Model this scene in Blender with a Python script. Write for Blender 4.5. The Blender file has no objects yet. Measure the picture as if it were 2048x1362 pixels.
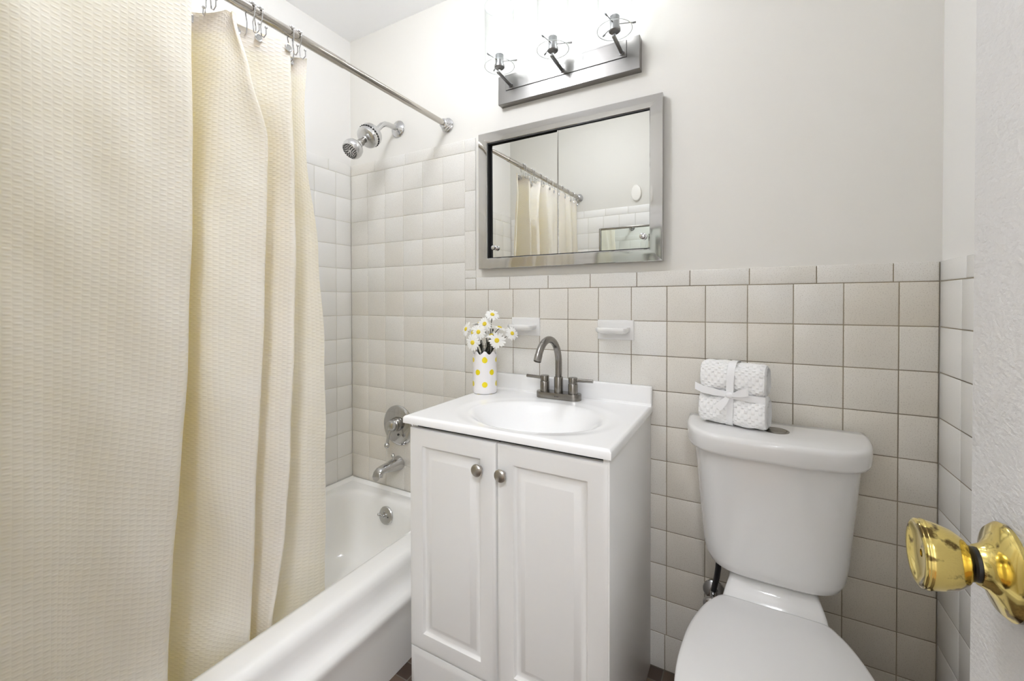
import bpy, bmesh, math, random
from mathutils import Vector, Matrix
random.seed(7)
SC = bpy.context.scene
COL = SC.collection
PI = math.pi

# ------------------------------------------------------------------ camera
def Vn(*a): return Vector(a)
F_PX = 842.66
YAW, PITCH, ROLL = 0.5073, -0.0108, -0.0019
CAM = Vector((1.6243, -1.3673, 1.1489))
fw = Vector((-math.sin(YAW)*math.cos(PITCH), math.cos(YAW)*math.cos(PITCH), math.sin(PITCH)))
r0 = Vector((math.cos(YAW), math.sin(YAW), 0)); u0 = r0.cross(fw)
rr = r0*math.cos(ROLL)+u0*math.sin(ROLL); uu = -r0*math.sin(ROLL)+u0*math.cos(ROLL)
cd = bpy.data.cameras.new('camera'); cam = bpy.data.objects.new('camera', cd); COL.objects.link(cam)
cd.sensor_fit = 'HORIZONTAL'; cd.sensor_width = 36.0
cd.lens = 36.0*F_PX/2048.0
cd.shift_y = -(681.0-613.34)/2048.0
cd.clip_start = 0.01
m3 = Matrix((rr, uu, -fw)).transposed()
cam.matrix_world = Matrix.Translation(CAM) @ m3.to_4x4()
SC.camera = cam

# ------------------------------------------------------------------ light, exposure
w = bpy.data.worlds.new('world'); SC.world = w; w.use_nodes = True
w.node_tree.nodes['Background'].inputs[0].default_value = (1.0, 1.0, 1.0, 1)
w.node_tree.nodes['Background'].inputs[1].default_value = 0.3
BULB_STRENGTH = 5.5
HALL_FILL_POWER = 40.0
ROOM_FILL_POWER = 20.0
SC.view_settings.view_transform = 'Standard'
SC.view_settings.look = 'None'
SC.view_settings.gamma = 1.0
SC.view_settings.use_curve_mapping = False
SC.view_settings.exposure = 1.25
try:
    SC.cycles.diffuse_bounces = 8
    SC.cycles.max_bounces = 14
    SC.cycles.transparent_max_bounces = 16
    SC.cycles.caustics_reflective = False
    SC.cycles.caustics_refractive = False
    SC.cycles.sample_clamp_indirect = 6.0
except Exception:
    pass

# ------------------------------------------------------------------ materials
def new_mat(name):
    m = bpy.data.materials.new(name); m.use_nodes = True
    return m, m.node_tree.nodes, m.node_tree.links, m.node_tree.nodes['Principled BSDF']
def mat(name, col, rough=0.5, metal=0.0, bump=None, coat=0.0, spec=0.5, var=None, emit=None):
    m, N, L, P = new_mat(name)
    P.inputs['Base Color'].default_value = (*col, 1)
    P.inputs['Roughness'].default_value = rough
    P.inputs['Metallic'].default_value = metal
    P.inputs['Specular IOR Level'].default_value = spec
    if coat:
        P.inputs['Coat Weight'].default_value = coat; P.inputs['Coat Roughness'].default_value = 0.06
    tc = N.new('ShaderNodeTexCoord')
    if var:                       # (scale, other colour, amount)
        n = N.new('ShaderNodeTexNoise'); n.inputs['Scale'].default_value = var[0]; n.inputs['Detail'].default_value = 4
        L.new(tc.outputs['Object'], n.inputs['Vector'])
        mx = N.new('ShaderNodeMix'); mx.data_type = 'RGBA'
        rg = N.new('ShaderNodeValToRGB'); rg.color_ramp.elements[0].position = .4; rg.color_ramp.elements[1].position = .68
        L.new(n.outputs['Fac'], rg.inputs['Fac'])
        ml = N.new('ShaderNodeMath'); ml.operation = 'MULTIPLY'; ml.inputs[1].default_value = var[2]
        L.new(rg.outputs['Color'], ml.inputs[0]); L.new(ml.outputs[0], mx.inputs['Factor'])
        mx.inputs['A'].default_value = (*col, 1); mx.inputs['B'].default_value = (*var[1], 1)
        L.new(mx.outputs['Result'], P.inputs['Base Color'])
    if bump:                      # (scale, strength, distance, stretch)
        n = N.new('ShaderNodeTexNoise'); n.inputs['Scale'].default_value = bump[0]; n.inputs['Detail'].default_value = 3
        mp = N.new('ShaderNodeMapping')
        if len(bump) > 3: mp.inputs['Scale'].default_value = bump[3]
        L.new(tc.outputs['Object'], mp.inputs['Vector']); L.new(mp.outputs['Vector'], n.inputs['Vector'])
        b = N.new('ShaderNodeBump'); b.inputs['Strength'].default_value = bump[1]; b.inputs['Distance'].default_value = bump[2]
        L.new(n.outputs['Fac'], b.inputs['Height']); L.new(b.outputs['Normal'], P.inputs['Normal'])
    if emit:
        P.inputs['Emission Color'].default_value = (*emit[0], 1); P.inputs['Emission Strength'].default_value = emit[1]
    return m

def tile_mat(name, base, alt, speck, rough=0.3):
    """glazed tile: a tint per tile (mesh attribute), mottling, fine specks"""
    m, N, L, P = new_mat(name)
    tc = N.new('ShaderNodeTexCoord')
    at = N.new('ShaderNodeAttribute'); at.attribute_name = 'tint'
    mx = N.new('ShaderNodeMix'); mx.data_type = 'RGBA'
    mx.inputs['A'].default_value = (*base, 1); mx.inputs['B'].default_value = (*alt, 1)
    n = N.new('ShaderNodeTexNoise'); n.inputs['Scale'].default_value = 5; n.inputs['Detail'].default_value = 3
    L.new(tc.outputs['Object'], n.inputs['Vector'])
    a = N.new('ShaderNodeMath'); a.operation = 'MULTIPLY_ADD'; a.inputs[1].default_value = .6
    L.new(n.outputs['Fac'], a.inputs[0]); L.new(at.outputs['Fac'], a.inputs[2])
    s = N.new('ShaderNodeMath'); s.operation = 'SUBTRACT'; s.inputs[1].default_value = .3; s.use_clamp = True
    L.new(a.outputs[0], s.inputs[0]); L.new(s.outputs[0], mx.inputs['Factor'])
    n2 = N.new('ShaderNodeTexNoise'); n2.inputs['Scale'].default_value = 420; n2.inputs['Detail'].default_value = 2
    L.new(tc.outputs['Object'], n2.inputs['Vector'])
    rg = N.new('ShaderNodeValToRGB'); rg.color_ramp.elements[0].position = .56; rg.color_ramp.elements[1].position = .68
    L.new(n2.outputs['Fac'], rg.inputs['Fac'])
    ml = N.new('ShaderNodeMath'); ml.operation = 'MULTIPLY'; ml.inputs[1].default_value = speck
    L.new(rg.outputs['Color'], ml.inputs[0])
    mx2 = N.new('ShaderNodeMix'); mx2.data_type = 'RGBA'
    L.new(ml.outputs[0], mx2.inputs['Factor']); L.new(mx.outputs['Result'], mx2.inputs['A'])
    mx2.inputs['B'].default_value = (.30, .25, .19, 1)
    L.new(mx2.outputs['Result'], P.inputs['Base Color'])
    P.inputs['Roughness'].default_value = rough
    n3 = N.new('ShaderNodeTexNoise'); n3.inputs['Scale'].default_value = 40
    L.new(tc.outputs['Object'], n3.inputs['Vector'])
    b = N.new('ShaderNodeBump'); b.inputs['Strength'].default_value = .07; b.inputs['Distance'].default_value = .0015
    L.new(n3.outputs['Fac'], b.inputs['Height']); L.new(b.outputs['Normal'], P.inputs['Normal'])
    return m

def weave_mat(name, col, pu, pv, strength, dist, trans=None, tmix=0.0, rough=.85, sheen=.2):
    """waffle cloth: bumps in UV metres; optional translucency"""
    m, N, L, P = new_mat(name)
    P.inputs['Base Color'].default_value = (*col, 1); P.inputs['Roughness'].default_value = rough
    P.inputs['Specular IOR Level'].default_value = .25
    P.inputs['Sheen Weight'].default_value = sheen
    uv = N.new('ShaderNodeUVMap'); sp = N.new('ShaderNodeSeparateXYZ'); L.new(uv.outputs['UV'], sp.inputs[0])
    def sine(o, per):
        a = N.new('ShaderNodeMath'); a.operation = 'MULTIPLY'; a.inputs[1].default_value = 2*PI/per; L.new(o, a.inputs[0])
        s = N.new('ShaderNodeMath'); s.operation = 'SINE'; L.new(a.outputs[0], s.inputs[0]); return s.outputs[0]
    mu = N.new('ShaderNodeMath'); mu.operation = 'MULTIPLY'
    L.new(sine(sp.outputs[0], pu), mu.inputs[0]); L.new(sine(sp.outputs[1], pv), mu.inputs[1])
    b = N.new('ShaderNodeBump'); b.inputs['Strength'].default_value = strength; b.inputs['Distance'].default_value = dist
    mxh = N.new('ShaderNodeMath'); mxh.operation = 'MAXIMUM'; mxh.inputs[1].default_value = 0.0
    L.new(mu.outputs[0], mxh.inputs[0]); L.new(mxh.outputs[0], b.inputs['Height']); L.new(b.outputs['Normal'], P.inputs['Normal'])
    if tmix:
        t = N.new('ShaderNodeBsdfTranslucent'); t.inputs['Color'].default_value = (*trans, 1)
        L.new(b.outputs['Normal'], t.inputs['Normal'])
        ms = N.new('ShaderNodeMixShader'); ms.inputs[0].default_value = tmix
        L.new(P.outputs[0], ms.inputs[1]); L.new(t.outputs[0], ms.inputs[2])
        L.new(ms.outputs[0], N['Material Output'].inputs['Surface'])
    return m

def thin_glass(name):
    m, N, L, P = new_mat(name)
    tr = N.new('ShaderNodeBsdfTransparent'); tr.inputs[0].default_value = (.95, .96, .96, 1)
    gl = N.new('ShaderNodeBsdfGlossy'); gl.inputs[0].default_value = (.72, .73, .73, 1); gl.inputs['Roughness'].default_value = .02
    lw = N.new('ShaderNodeLayerWeight'); lw.inputs['Blend'].default_value = .5
    pw = N.new('ShaderNodeMath'); pw.operation = 'POWER'; pw.inputs[1].default_value = 4.0
    fr = N.new('ShaderNodeMath'); fr.operation = 'MULTIPLY_ADD'; fr.inputs[1].default_value = .45; fr.inputs[2].default_value = .03
    L.new(lw.outputs['Facing'], pw.inputs[0]); L.new(pw.outputs[0], fr.inputs[0])
    ms = N.new('ShaderNodeMixShader')
    L.new(fr.outputs[0], ms.inputs[0]); L.new(tr.outputs[0], ms.inputs[1]); L.new(gl.outputs[0], ms.inputs[2])
    L.new(ms.outputs[0], N['Material Output'].inputs['Surface'])
    return m

def dots_mat(name, col, dot):
    """white ceramic with staggered polka dots, from the object's own cylindrical UV (metres)"""
    m, N, L, P = new_mat(name)
    uv = N.new('ShaderNodeUVMap'); sp = N.new('ShaderNodeSeparateXYZ'); L.new(uv.outputs['UV'], sp.inputs[0])
    def M(op, a, b=None, clamp=False):
        n = N.new('ShaderNodeMath'); n.operation = op; n.use_clamp = clamp
        for i, v in enumerate((a, b)):
            if v is None: continue
            if isinstance(v, (int, float)): n.inputs[i].default_value = v
            else: L.new(v, n.inputs[i])
        return n.outputs[0]
    PU, PV = .05408, .0425
    row = M('FLOOR', M('DIVIDE', sp.outputs[1], PV))
    off = M('MULTIPLY', M('MODULO', row, 2.0), PU/2)
    du = M('SUBTRACT', M('MODULO', M('ADD', sp.outputs[0], off), PU), PU/2)
    dv = M('SUBTRACT', M('MODULO', sp.outputs[1], PV), PV/2)
    d = M('SQRT', M('ADD', M('MULTIPLY', du, du), M('MULTIPLY', dv, dv)))
    f = M('LESS_THAN', d, .0098)
    mx = N.new('ShaderNodeMix'); mx.data_type = 'RGBA'
    L.new(f, mx.inputs['Factor']); mx.inputs['A'].default_value = (*col, 1); mx.inputs['B'].default_value = (*dot, 1)
    L.new(mx.outputs['Result'], P.inputs['Base Color']); P.inputs['Roughness'].default_value = .35
    return m

def floor_mat():
    m, N, L, P = new_mat('brown_mosaic')
    tc = N.new('ShaderNodeTexCoord')
    b = N.new('ShaderNodeTexBrick'); b.offset = 0.0
    b.inputs['Scale'].default_value = 1.0; b.inputs['Brick Width'].default_value = .052; b.inputs['Row Height'].default_value = .052
    b.inputs['Mortar Size'].default_value = .0018; b.inputs['Bias'].default_value = 0
    b.inputs['Color1'].default_value = (.05, .03, .022, 1); b.inputs['Color2'].default_value = (.20, .14, .10, 1)
    b.inputs['Mortar'].default_value = (.16, .14, .12, 1)
    L.new(tc.outputs['Object'], b.inputs['Vector']); L.new(b.outputs['Color'], P.inputs['Base Color'])
    P.inputs['Roughness'].default_value = .35
    return m

def brass_mat():
    m, N, L, P = new_mat('worn_brass')
    tc = N.new('ShaderNodeTexCoord')
    n = N.new('ShaderNodeTexNoise'); n.inputs['Scale'].default_value = 55; n.inputs['Detail'].default_value = 6
    L.new(tc.outputs['Object'], n.inputs['Vector'])
    rg = N.new('ShaderNodeValToRGB'); rg.color_ramp.elements[0].position = .545; rg.color_ramp.elements[1].position = .60
    L.new(n.outputs['Fac'], rg.inputs['Fac'])
    mx = N.new('ShaderNodeMix'); mx.data_type = 'RGBA'
    L.new(rg.outputs['Color'], mx.inputs['Factor'])
    mx.inputs['A'].default_value = (.78, .63, .22, 1); mx.inputs['B'].default_value = (.16, .11, .04, 1)
    L.new(mx.outputs['Result'], P.inputs['Base Color'])
    P.inputs['Metallic'].default_value = 1; P.inputs['Roughness'].default_value = .12
    return m

M_ = {}
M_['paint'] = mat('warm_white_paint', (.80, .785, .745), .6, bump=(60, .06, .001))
M_['paint_dim'] = mat('dimmed_wall_paint', (.68, .665, .62), .6, bump=(60, .06, .001))  # wall paint darkened in colour to dim its reflection in the cabinet mirror
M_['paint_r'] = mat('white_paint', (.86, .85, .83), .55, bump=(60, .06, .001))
M_['ceil'] = mat('ceiling_paint', (.94, .945, .96), .7)
M_['trim'] = mat('white_trim', (.85, .84, .82), .4)
M_['door'] = mat('brushed_door_paint', (.80, .79, .79), .28, bump=(26, .35, .004, (1, 5, 9)))
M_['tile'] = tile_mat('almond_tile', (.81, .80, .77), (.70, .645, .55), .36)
M_['tile_w'] = tile_mat('white_tile', (.85, .845, .83), (.80, .785, .75), .06, .22)
M_['grout'] = mat('tan_grout', (.34, .29, .21), .9, var=(4, (.10, .08, .05), .8))
M_['grout_w'] = mat('pale_grout', (.66, .64, .58), .9)
M_['floor'] = floor_mat()
M_['hall_floor'] = mat('hall_wood', (.35, .22, .12), .4, var=(8, (.22, .13, .07), .6))
M_['enamel'] = mat('tub_enamel', (.92, .915, .895), .16, coat=.3)
M_['china'] = mat('white_china', (.79, .785, .775), .10, coat=.3)
M_['plastic'] = mat('seat_plastic', (.79, .78, .77), .22)
M_['cab'] = mat('cabinet_white', (.83, .825, .81), .35)
M_['marble'] = mat('cultured_marble', (.90, .90, .90), .14, coat=.2)
M_['chrome'] = mat('chrome', (.60, .60, .61), .07, 1)
M_['chrome_soft'] = mat('satin_chrome', (.62, .62, .62), .2, 1)
M_['steel'] = mat('rod_steel', (.50, .47, .43), .13, 1)
M_['nickel'] = mat('brushed_nickel', (.27, .255, .235), .23, 1, bump=(220, .12, .0006, (1, 1, .04)))
M_['pewter'] = mat('dark_nickel', (.30, .285, .26), .27, 1)
M_['plate'] = mat('brushed_plate', (.26, .25, .24), .30, 1, bump=(300, .1, .0005, (1, 1, .02)))
M_['knob'] = mat('satin_knob', (.45, .42, .38), .3, 1)
M_['frame'] = mat('polished_frame', (.56, .55, .54), .06, 1)
M_['socket'] = mat('brushed_socket', (.30, .30, .30), .35, 1)
M_['mirror'] = mat('mirror_glass', (.80, .805, .79), .0, 1)
M_['mirror_g'] = mat('old_mirror_glass', (.84, .90, .87), .0, 1)
M_['black'] = mat('black_rubber', (.015, .015, .018), .4)
M_['dark'] = mat('dark_hole', (.02, .02, .02), .6)
M_['brass'] = brass_mat()
M_['glass'] = thin_glass('clear_shade_glass')
M_['glass_edge'] = mat('glass_edge', (.70, .73, .73), .1)
M_['bulb'] = mat('lit_bulb', (1, .98, .94), .4, emit=((.99, 1.0, 1.02), BULB_STRENGTH))
M_['hall_fill'] = mat('hall_fill_glass', (1, 1, 1), .4, emit=((.97, 1.0, 1.06), HALL_FILL_POWER))
M_['room_fill'] = mat('room_fill_glass', (1, 1, 1), .4, emit=((.975, 1.0, 1.05), ROOM_FILL_POWER))
M_['curtain'] = weave_mat('waffle_curtain', (.895, .90, .89), .024, .0104, .30, .0022, (.98, .72, .04), .235)
M_['towel'] = weave_mat('waffle_towel', (.94, .94, .94), .0165, .0125, .7, .003, rough=.95, sheen=.4)
M_['ribbon'] = mat('satin_ribbon', (.90, .90, .91), .32)
M_['vase'] = dots_mat('polka_dot_ceramic', (.87, .85, .86), (.85, .70, .01))
M_['petal'] = mat('white_petal', (.88, .88, .86), .6)
M_['disc'] = mat('yellow_disc', (.80, .62, .04), .8, bump=(700, .6, .002))
M_['stem'] = mat('dark_stem', (.025, .028, .018), .6)
M_['switch'] = mat('ivory_plate', (.80, .78, .73), .4)

# ------------------------------------------------------------------ mesh helpers
class MB:
    def __init__(s): s.v = []; s.f = []; s.uv = None; s.tint = None; s.smooth = []
    def add(s, vs, fs, smooth=True):
        o = len(s.v); s.v += [tuple(v) for v in vs]
        s.f += [tuple(i+o for i in f) for f in fs]; s.smooth += [smooth]*len(fs)
    def box(s, x0, x1, y0, y1, z0, z1, r=0.0, seg=2):
        if r <= 0:
            vs = [(x, y, z) for x in (x0, x1) for y in (y0, y1) for z in (z0, z1)]
            s.add(vs, [(0, 1, 3, 2), (4, 6, 7, 5), (0, 4, 5, 1), (2, 3, 7, 6), (0, 2, 6, 4), (1, 5, 7, 3)], False); return
        bm = bmesh.new(); bmesh.ops.create_cube(bm, size=1)
        for v in bm.verts:
            v.co = Vector(((x0+x1)/2+v.co.x*(x1-x0), (y0+y1)/2+v.co.y*(y1-y0), (z0+z1)/2+v.co.z*(z1-z0)))
        bmesh.ops.bevel(bm, geom=bm.edges[:], offset=r, segments=seg, affect='EDGES', profile=.5)
        s.from_bm(bm)
    def from_bm(s, bm, smooth=True):
        bm.verts.index_update()
        s.add([v.co for v in bm.verts], [tuple(v.index for v in f.verts) for f in bm.faces], smooth); bm.free()
    def rings(s, rings, cap0=True, cap1=True, closed=True, smooth=True):
        n = len(rings[0]); vs = [p for r in rings for p in r]; fs = []
        for i in range(len(rings)-1):
            for j in range(n if closed else n-1):
                k = (j+1) % n
                fs.append((i*n+j, i*n+k, (i+1)*n+k, (i+1)*n+j))
        if cap0: fs.append(tuple(range(n-1, -1, -1)))
        if cap1: fs.append(tuple((len(rings)-1)*n+j for j in range(n)))
        s.add(vs, fs, smooth)
    def lathe(s, prof, org=(0, 0, 0), axis=(0, 0, 1), seg=32, cap0=True, cap1=True):
        """prof: list of (radius, distance along axis)"""
        a = Vector(axis).normalized(); t = Vector((0, 0, 1)) if abs(a.z) < .9 else Vector((1, 0, 0))
        e1 = a.cross(t).normalized(); e2 = a.cross(e1); o = Vector(org)
        s.rings([[o+a*h+(e1*math.cos(2*PI*j/seg)+e2*math.sin(2*PI*j/seg))*max(rad, 1e-5) for j in range(seg)] for rad, h in prof], cap0, cap1)
    def tube(s, pts, rad, seg=12, cap=True):
        pts = [Vector(p) for p in pts]; n = len(pts); rings = []
        rads = rad if isinstance(rad, (list, tuple)) else [rad]*n
        prev = None
        for i, p in enumerate(pts):
            d = (pts[min(i+1, n-1)]-pts[max(i-1, 0)]).normalized()
            if prev is None:
                t = Vector((0, 0, 1)) if abs(d.z) < .9 else Vector((1, 0, 0)); e1 = d.cross(t).normalized()
            else:
                e1 = (prev-d*prev.dot(d)).normalized()
            prev = e1; e2 = d.cross(e1)
            rings.append([p+(e1*math.cos(2*PI*j/seg)+e2*math.sin(2*PI*j/seg))*rads[i] for j in range(seg)])
        s.rings(rings, cap, cap)
    def ball(s, c, r, sx=1, sy=1, sz=1, u=16, v=10):
        bm = bmesh.new(); bmesh.ops.create_uvsphere(bm, u_segments=u, v_segments=v, radius=r)
        for q in bm.verts: q.co = Vector((c[0]+q.co.x*sx, c[1]+q.co.y*sy, c[2]+q.co.z*sz))
        s.from_bm(bm)

def wloc(o):
    p = Vector((0, 0, 0))
    while o: p = p+o.location; o = o.parent
    return p
def obj(name, mb, m, parent=None, loc=None, sharp=35):
    """link a builder's world-space mesh as one object (origin at loc, or at its parent)"""
    base = wloc(parent) if parent else Vector((0, 0, 0))
    if loc is None: org = base
    else: org = Vector(loc)
    me = bpy.data.meshes.new(name)
    me.from_pydata([Vector(v)-org for v in mb.v], [], mb.f); me.update()
    bm = bmesh.new(); bm.from_mesh(me); bmesh.ops.recalc_face_normals(bm, faces=bm.faces[:]) if mb.uv is None else None
    bm.to_mesh(me); bm.free()
    for p, sm in zip(me.polygons, mb.smooth): p.use_smooth = sm
    if mb.uv is not None:
        ul = me.uv_layers.new(name='UVMap')
        for l in me.loops: ul.data[l.index].uv = mb.uv[l.vertex_index]
    if mb.tint is not None:
        at = me.attributes.new('tint', 'FLOAT', 'POINT')
        for i, t in enumerate(mb.tint): at.data[i].value = t
    try: me.set_sharp_from_angle(angle=math.radians(sharp))
    except Exception: pass
    me.materials.append(m)
    o = bpy.data.objects.new(name, me); COL.objects.link(o)
    o.location = org-base
    if parent: o.parent = parent
    return o
def tag(o, label=None, cat=None, group=None, kind=None):
    if label: o['label'] = label
    if cat: o['category'] = cat
    if group: o['group'] = group
    if kind: o['kind'] = kind
    return o
def thing(name, loc, label, cat, group=None):
    o = bpy.data.objects.new(name, None); COL.objects.link(o); o.location = loc
    o.empty_display_size = .05
    return tag(o, label, cat, group)
def struct(name, mb, m, label=None, cat=None, parent=None):
    return tag(obj(name, mb, m, parent), label, cat, None, 'structure')

def rrect(x0, x1, y0, y1, r, z, n=8):
    out = []
    for cx, cy, a0 in ((x1-r, y1-r, 0), (x0+r, y1-r, PI/2), (x0+r, y0+r, PI), (x1-r, y0+r, 1.5*PI)):
        for i in range(n+1):
            a = a0+PI/2*i/n; out.append((cx+r*math.cos(a), cy+r*math.sin(a), z))
    return out

# ------------------------------------------------------------------ room shell
W, D, H = 2.026, 1.50, 2.3686          # inner width, depth (back wall y = 0), height
P = .1085                              # tile pitch
ZR = 11.03*P                           # underside of the wainscot cap
X1 = .1086                             # first full tile joint from the tub corner
T = .12
GY = .005                              # plaster stands this far behind the tile faces
DX0, DX1, DZ = 1.20, 1.80, 2.03        # doorway in the front wall

b = MB(); b.box(-T, W+T, -D-T, T, -.1, 0)
floor = struct('floor', b, M_['floor'], 'dark brown mosaic tile floor, glimpsed beside the vanity', 'floor')
b = MB(); b.box(-T, W+T, -D-T, T, H, H+.1)
struct('ceiling', b, M_['ceil'], 'flat white ceiling above the shower corner', 'ceiling')
b = MB(); b.box(-T, W+T, GY, T, 0, H)
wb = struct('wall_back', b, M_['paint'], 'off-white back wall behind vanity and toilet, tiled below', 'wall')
b = MB(); b.box(-T, -GY, -D-T, GY, 0, H)
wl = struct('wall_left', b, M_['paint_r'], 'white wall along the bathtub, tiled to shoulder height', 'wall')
b = MB(); b.box(W+GY, W+T, -D-T, GY, 0, H)
wr = struct('wall_right', b, M_['paint_r'], 'white wall at the right behind the open door', 'wall')
b = MB()
b.box(-GY, DX0, -D-T, -D-GY, 0, H); b.box(DX1, W+GY, -D-T, -D-GY, 0, H); b.box(DX0, DX1, -D-T, -D-GY, DZ, H)
wf = struct('wall_front', b, M_['paint_dim'], 'wall with the doorway, seen in the cabinet mirror', 'wall')
# door casing
b = MB()
for x0, x1 in ((DX0-.06, DX0+.012), (DX1-.012+.002, DX1+.06)):
    b.box(x0, x1, -D-.006, -D+.014, 0, DZ+.06, .003)
b.box(DX0-.06, DX1+.06, -D-.006, -D+.0135, DZ-.012, DZ+.058, .003)
struct('trim_1', b, M_['trim'], 'white door casing around the doorway', 'trim')

# --- tiles: one bevelled slab per tile, gathered into one mesh per wall
def tile_wall(rects, to3, tintf, name, m, parent, gap=.0022, label=None):
    mb = MB(); mb.tint = []
    for (a0, a1, c0, c1) in rects:
        g = gap/2; e = .0022
        dx, dz = random.uniform(-.00022, .00022), random.uniform(-.00022, .00022)
        t = tintf((a0+a1)/2, (c0+c1)/2)
        def pt(a, c, d):
            k = dx*((a-a0)/(a1-a0)-.5)+dz*((c-c0)/(c1-c0)-.5)
            return to3(a, c, d+(k if d < .002 else 0))
        A0, A1, C0, C1 = a0+g, a1-g, c0+g, c1-g
        ring = lambda q, d: [pt(A0+q, C0+q, d), pt(A1-q, C0+q, d), pt(A1-q, C1-q, d), pt(A0+q, C1-q, d)]
        vs = ring(0, .0048)+ring(0, .0014)+ring(e*.4, .0005)+ring(e, 0)
        fs = []
        for k in range(3):
            for j in range(4):
                fs.append((k*4+j, k*4+(j+1) % 4, (k+1)*4+(j+1) % 4, (k+1)*4+j))
        fs.append((12, 13, 14, 15))
        mb.add(vs, fs, False); mb.tint += [t]*len(vs)
    o = obj(name, mb, m, parent)
    return o
def grid(xs, zs): return [(xs[i], xs[i+1], zs[j], zs[j+1]) for i in range(len(xs)-1) for j in range(len(zs)-1)]
rows_low = [ZR-P*k for k in range(10, -1, -1)]
rows_up = [ZR+P*k for k in range(0, 6)]
ZC = rows_up[-1]                       # 1.739
colsb = [0]+[X1+P*k for k in range(0, 18)]+[W]
XF = colsb[6]                          # right end of the tall field
# tints: a little warmer low down by the tub and towards the toilet corner
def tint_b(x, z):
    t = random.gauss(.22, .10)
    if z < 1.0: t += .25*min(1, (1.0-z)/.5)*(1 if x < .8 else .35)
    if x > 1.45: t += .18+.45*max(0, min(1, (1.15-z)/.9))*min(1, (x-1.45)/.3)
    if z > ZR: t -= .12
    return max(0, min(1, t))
rb = grid(colsb, rows_low)
rb += grid(colsb[:7], rows_up)
bx = [0, .155, .339-.0, .498, XF, XF+.052]
rb += grid(bx, [ZC, ZC+.05])
rb += [(XF, XF+.052, a, c) for a, c in ((ZR, ZR+.046), (ZR+.046, ZR+.078), (ZR+.078, 1.427), (1.427, 1.585), (1.585, ZC))]
rail = [XF+.052, .854, 1.010, 1.165, 1.319, 1.476, 1.632, 1.787, 1.942, W]
rb += grid(rail, [ZR, ZR+.0485])
cove = [0.0, .17]+[.17+.1545*k for k in range(1, 13)]
cove = [c for c in cove if c < W-.05]+[W]
zb = ZR-10*P
rb += grid(cove, [.0, zb])
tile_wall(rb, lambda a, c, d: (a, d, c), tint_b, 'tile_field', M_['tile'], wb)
b = MB(); b.box(XF+.0, W, .0016, GY+.001, 0, ZR+.046)
obj('grout', b, M_['grout'], wb)
b = MB(); b.box(0, XF+.0005, .0016, GY+.001, 0, ZC+.048); b.box(XF, XF+.05, .0017, GY+.001, ZR, ZC+.048)
obj('pale_grout', b, M_['grout_w'], wb)
# left wall: measured from the back corner along -y
ly = [0, .083]+[.083+P*k for k in range(1, 13)]+[D]
rl = grid(ly, rows_low[1:])+grid(ly, rows_up)+grid([0, .12]+[.12+.154*k for k in range(1, 9)]+[D], [ZC, ZC+.05])
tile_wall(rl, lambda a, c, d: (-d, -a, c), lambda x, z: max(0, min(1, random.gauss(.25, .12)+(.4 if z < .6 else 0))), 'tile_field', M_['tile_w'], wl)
b = MB(); b.box(-GY-.001, -.0016, -D, 0, .3, ZC+.048); obj('pale_grout', b, M_['grout_w'], wl)
# right wall
ry = [0, .115]+[.115+P*k for k in range(1, 12)]+[D]
rrx = grid(ry, rows_low)+grid([0, .135]+[.135+.154*k for k in range(1, 8)]+[D], [ZR, ZR+.0485])+grid([0, .15]+[.15+.154*k for k in range(1, 8)]+[D], [0, zb])
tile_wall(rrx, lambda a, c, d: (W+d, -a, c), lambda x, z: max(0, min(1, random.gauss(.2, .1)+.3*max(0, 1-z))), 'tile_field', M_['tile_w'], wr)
b = MB(); b.box(W+.0016, W+GY+.001, -D, 0, 0, ZR+.046); obj('grout', b, M_['grout'], wr)
# front wall, tub end (seen in the mirror)
fx = [0, .09]+[.09+P*k for k in range(1, 9)]+[DX0-.062]
ru = [z-.02 for z in rows_up]; ZCF = ZC-.02
rf = grid(fx, rows_low[:-1]+[ru[0]])+grid(fx, ru)+grid([0, .14]+[.14+.154*k for k in range(1, 6)]+[DX0-.062], [ZCF, ZCF+.05])
tile_wall(rf, lambda a, c, d: (a, -D-d, c), lambda x, z: random.uniform(.05, .3), 'tile_field', M_['tile_w'], wf)
b = MB(); b.box(0, DX0-.062, -D-GY-.001, -D-.0016, 0, ZCF+.048); obj('pale_grout', b, M_['grout_w'], wf)

# --- hall beyond the doorway
HY = -D-T
b = MB(); b.box(.5, 2.6, -3.0, HY, -.1, -.002)
struct('floor_hall', b, M_['hall_floor'], 'wood floor of the hall outside the door', 'floor')
b = MB(); b.box(.4, 2.7, -3.0, HY, 2.45, 2.5)
struct('ceiling_hall', b, M_['ceil'], 'white hall ceiling outside the door', 'ceiling')
b = MB(); b.box(.4, 2.7, -3.1, -3.0, -.1, 2.5); b.box(.4, .5, -3.0, HY, -.1, 2.5); b.box(2.6, 2.7, -3.0, HY, -.1, 2.5)
struct('wall_hall', b, M_['paint_r'], 'white hall walls outside the doorway', 'wall')
hl = thing('added_fill_lamp', (1.95, -2.15, 2.45), 'round frosted ceiling lamp added unseen in the hall as fill light', 'lamp')  # added lamp, never in view; sends fill light through the doorway
b = MB(); b.lathe([(.20, 0), (.20, -.03), (.185, -.035)], (1.95, -2.15, 2.449)); obj('fill_lamp_base', b, M_['chrome_soft'], hl)
b = MB(); b.lathe([(.18, -.034), (.18, -.06), (.15, -.09), (.08, -.11), (.001, -.115)], (1.95, -2.15, 2.449), cap0=True); obj('diffuser', b, M_['hall_fill'], hl)

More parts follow.
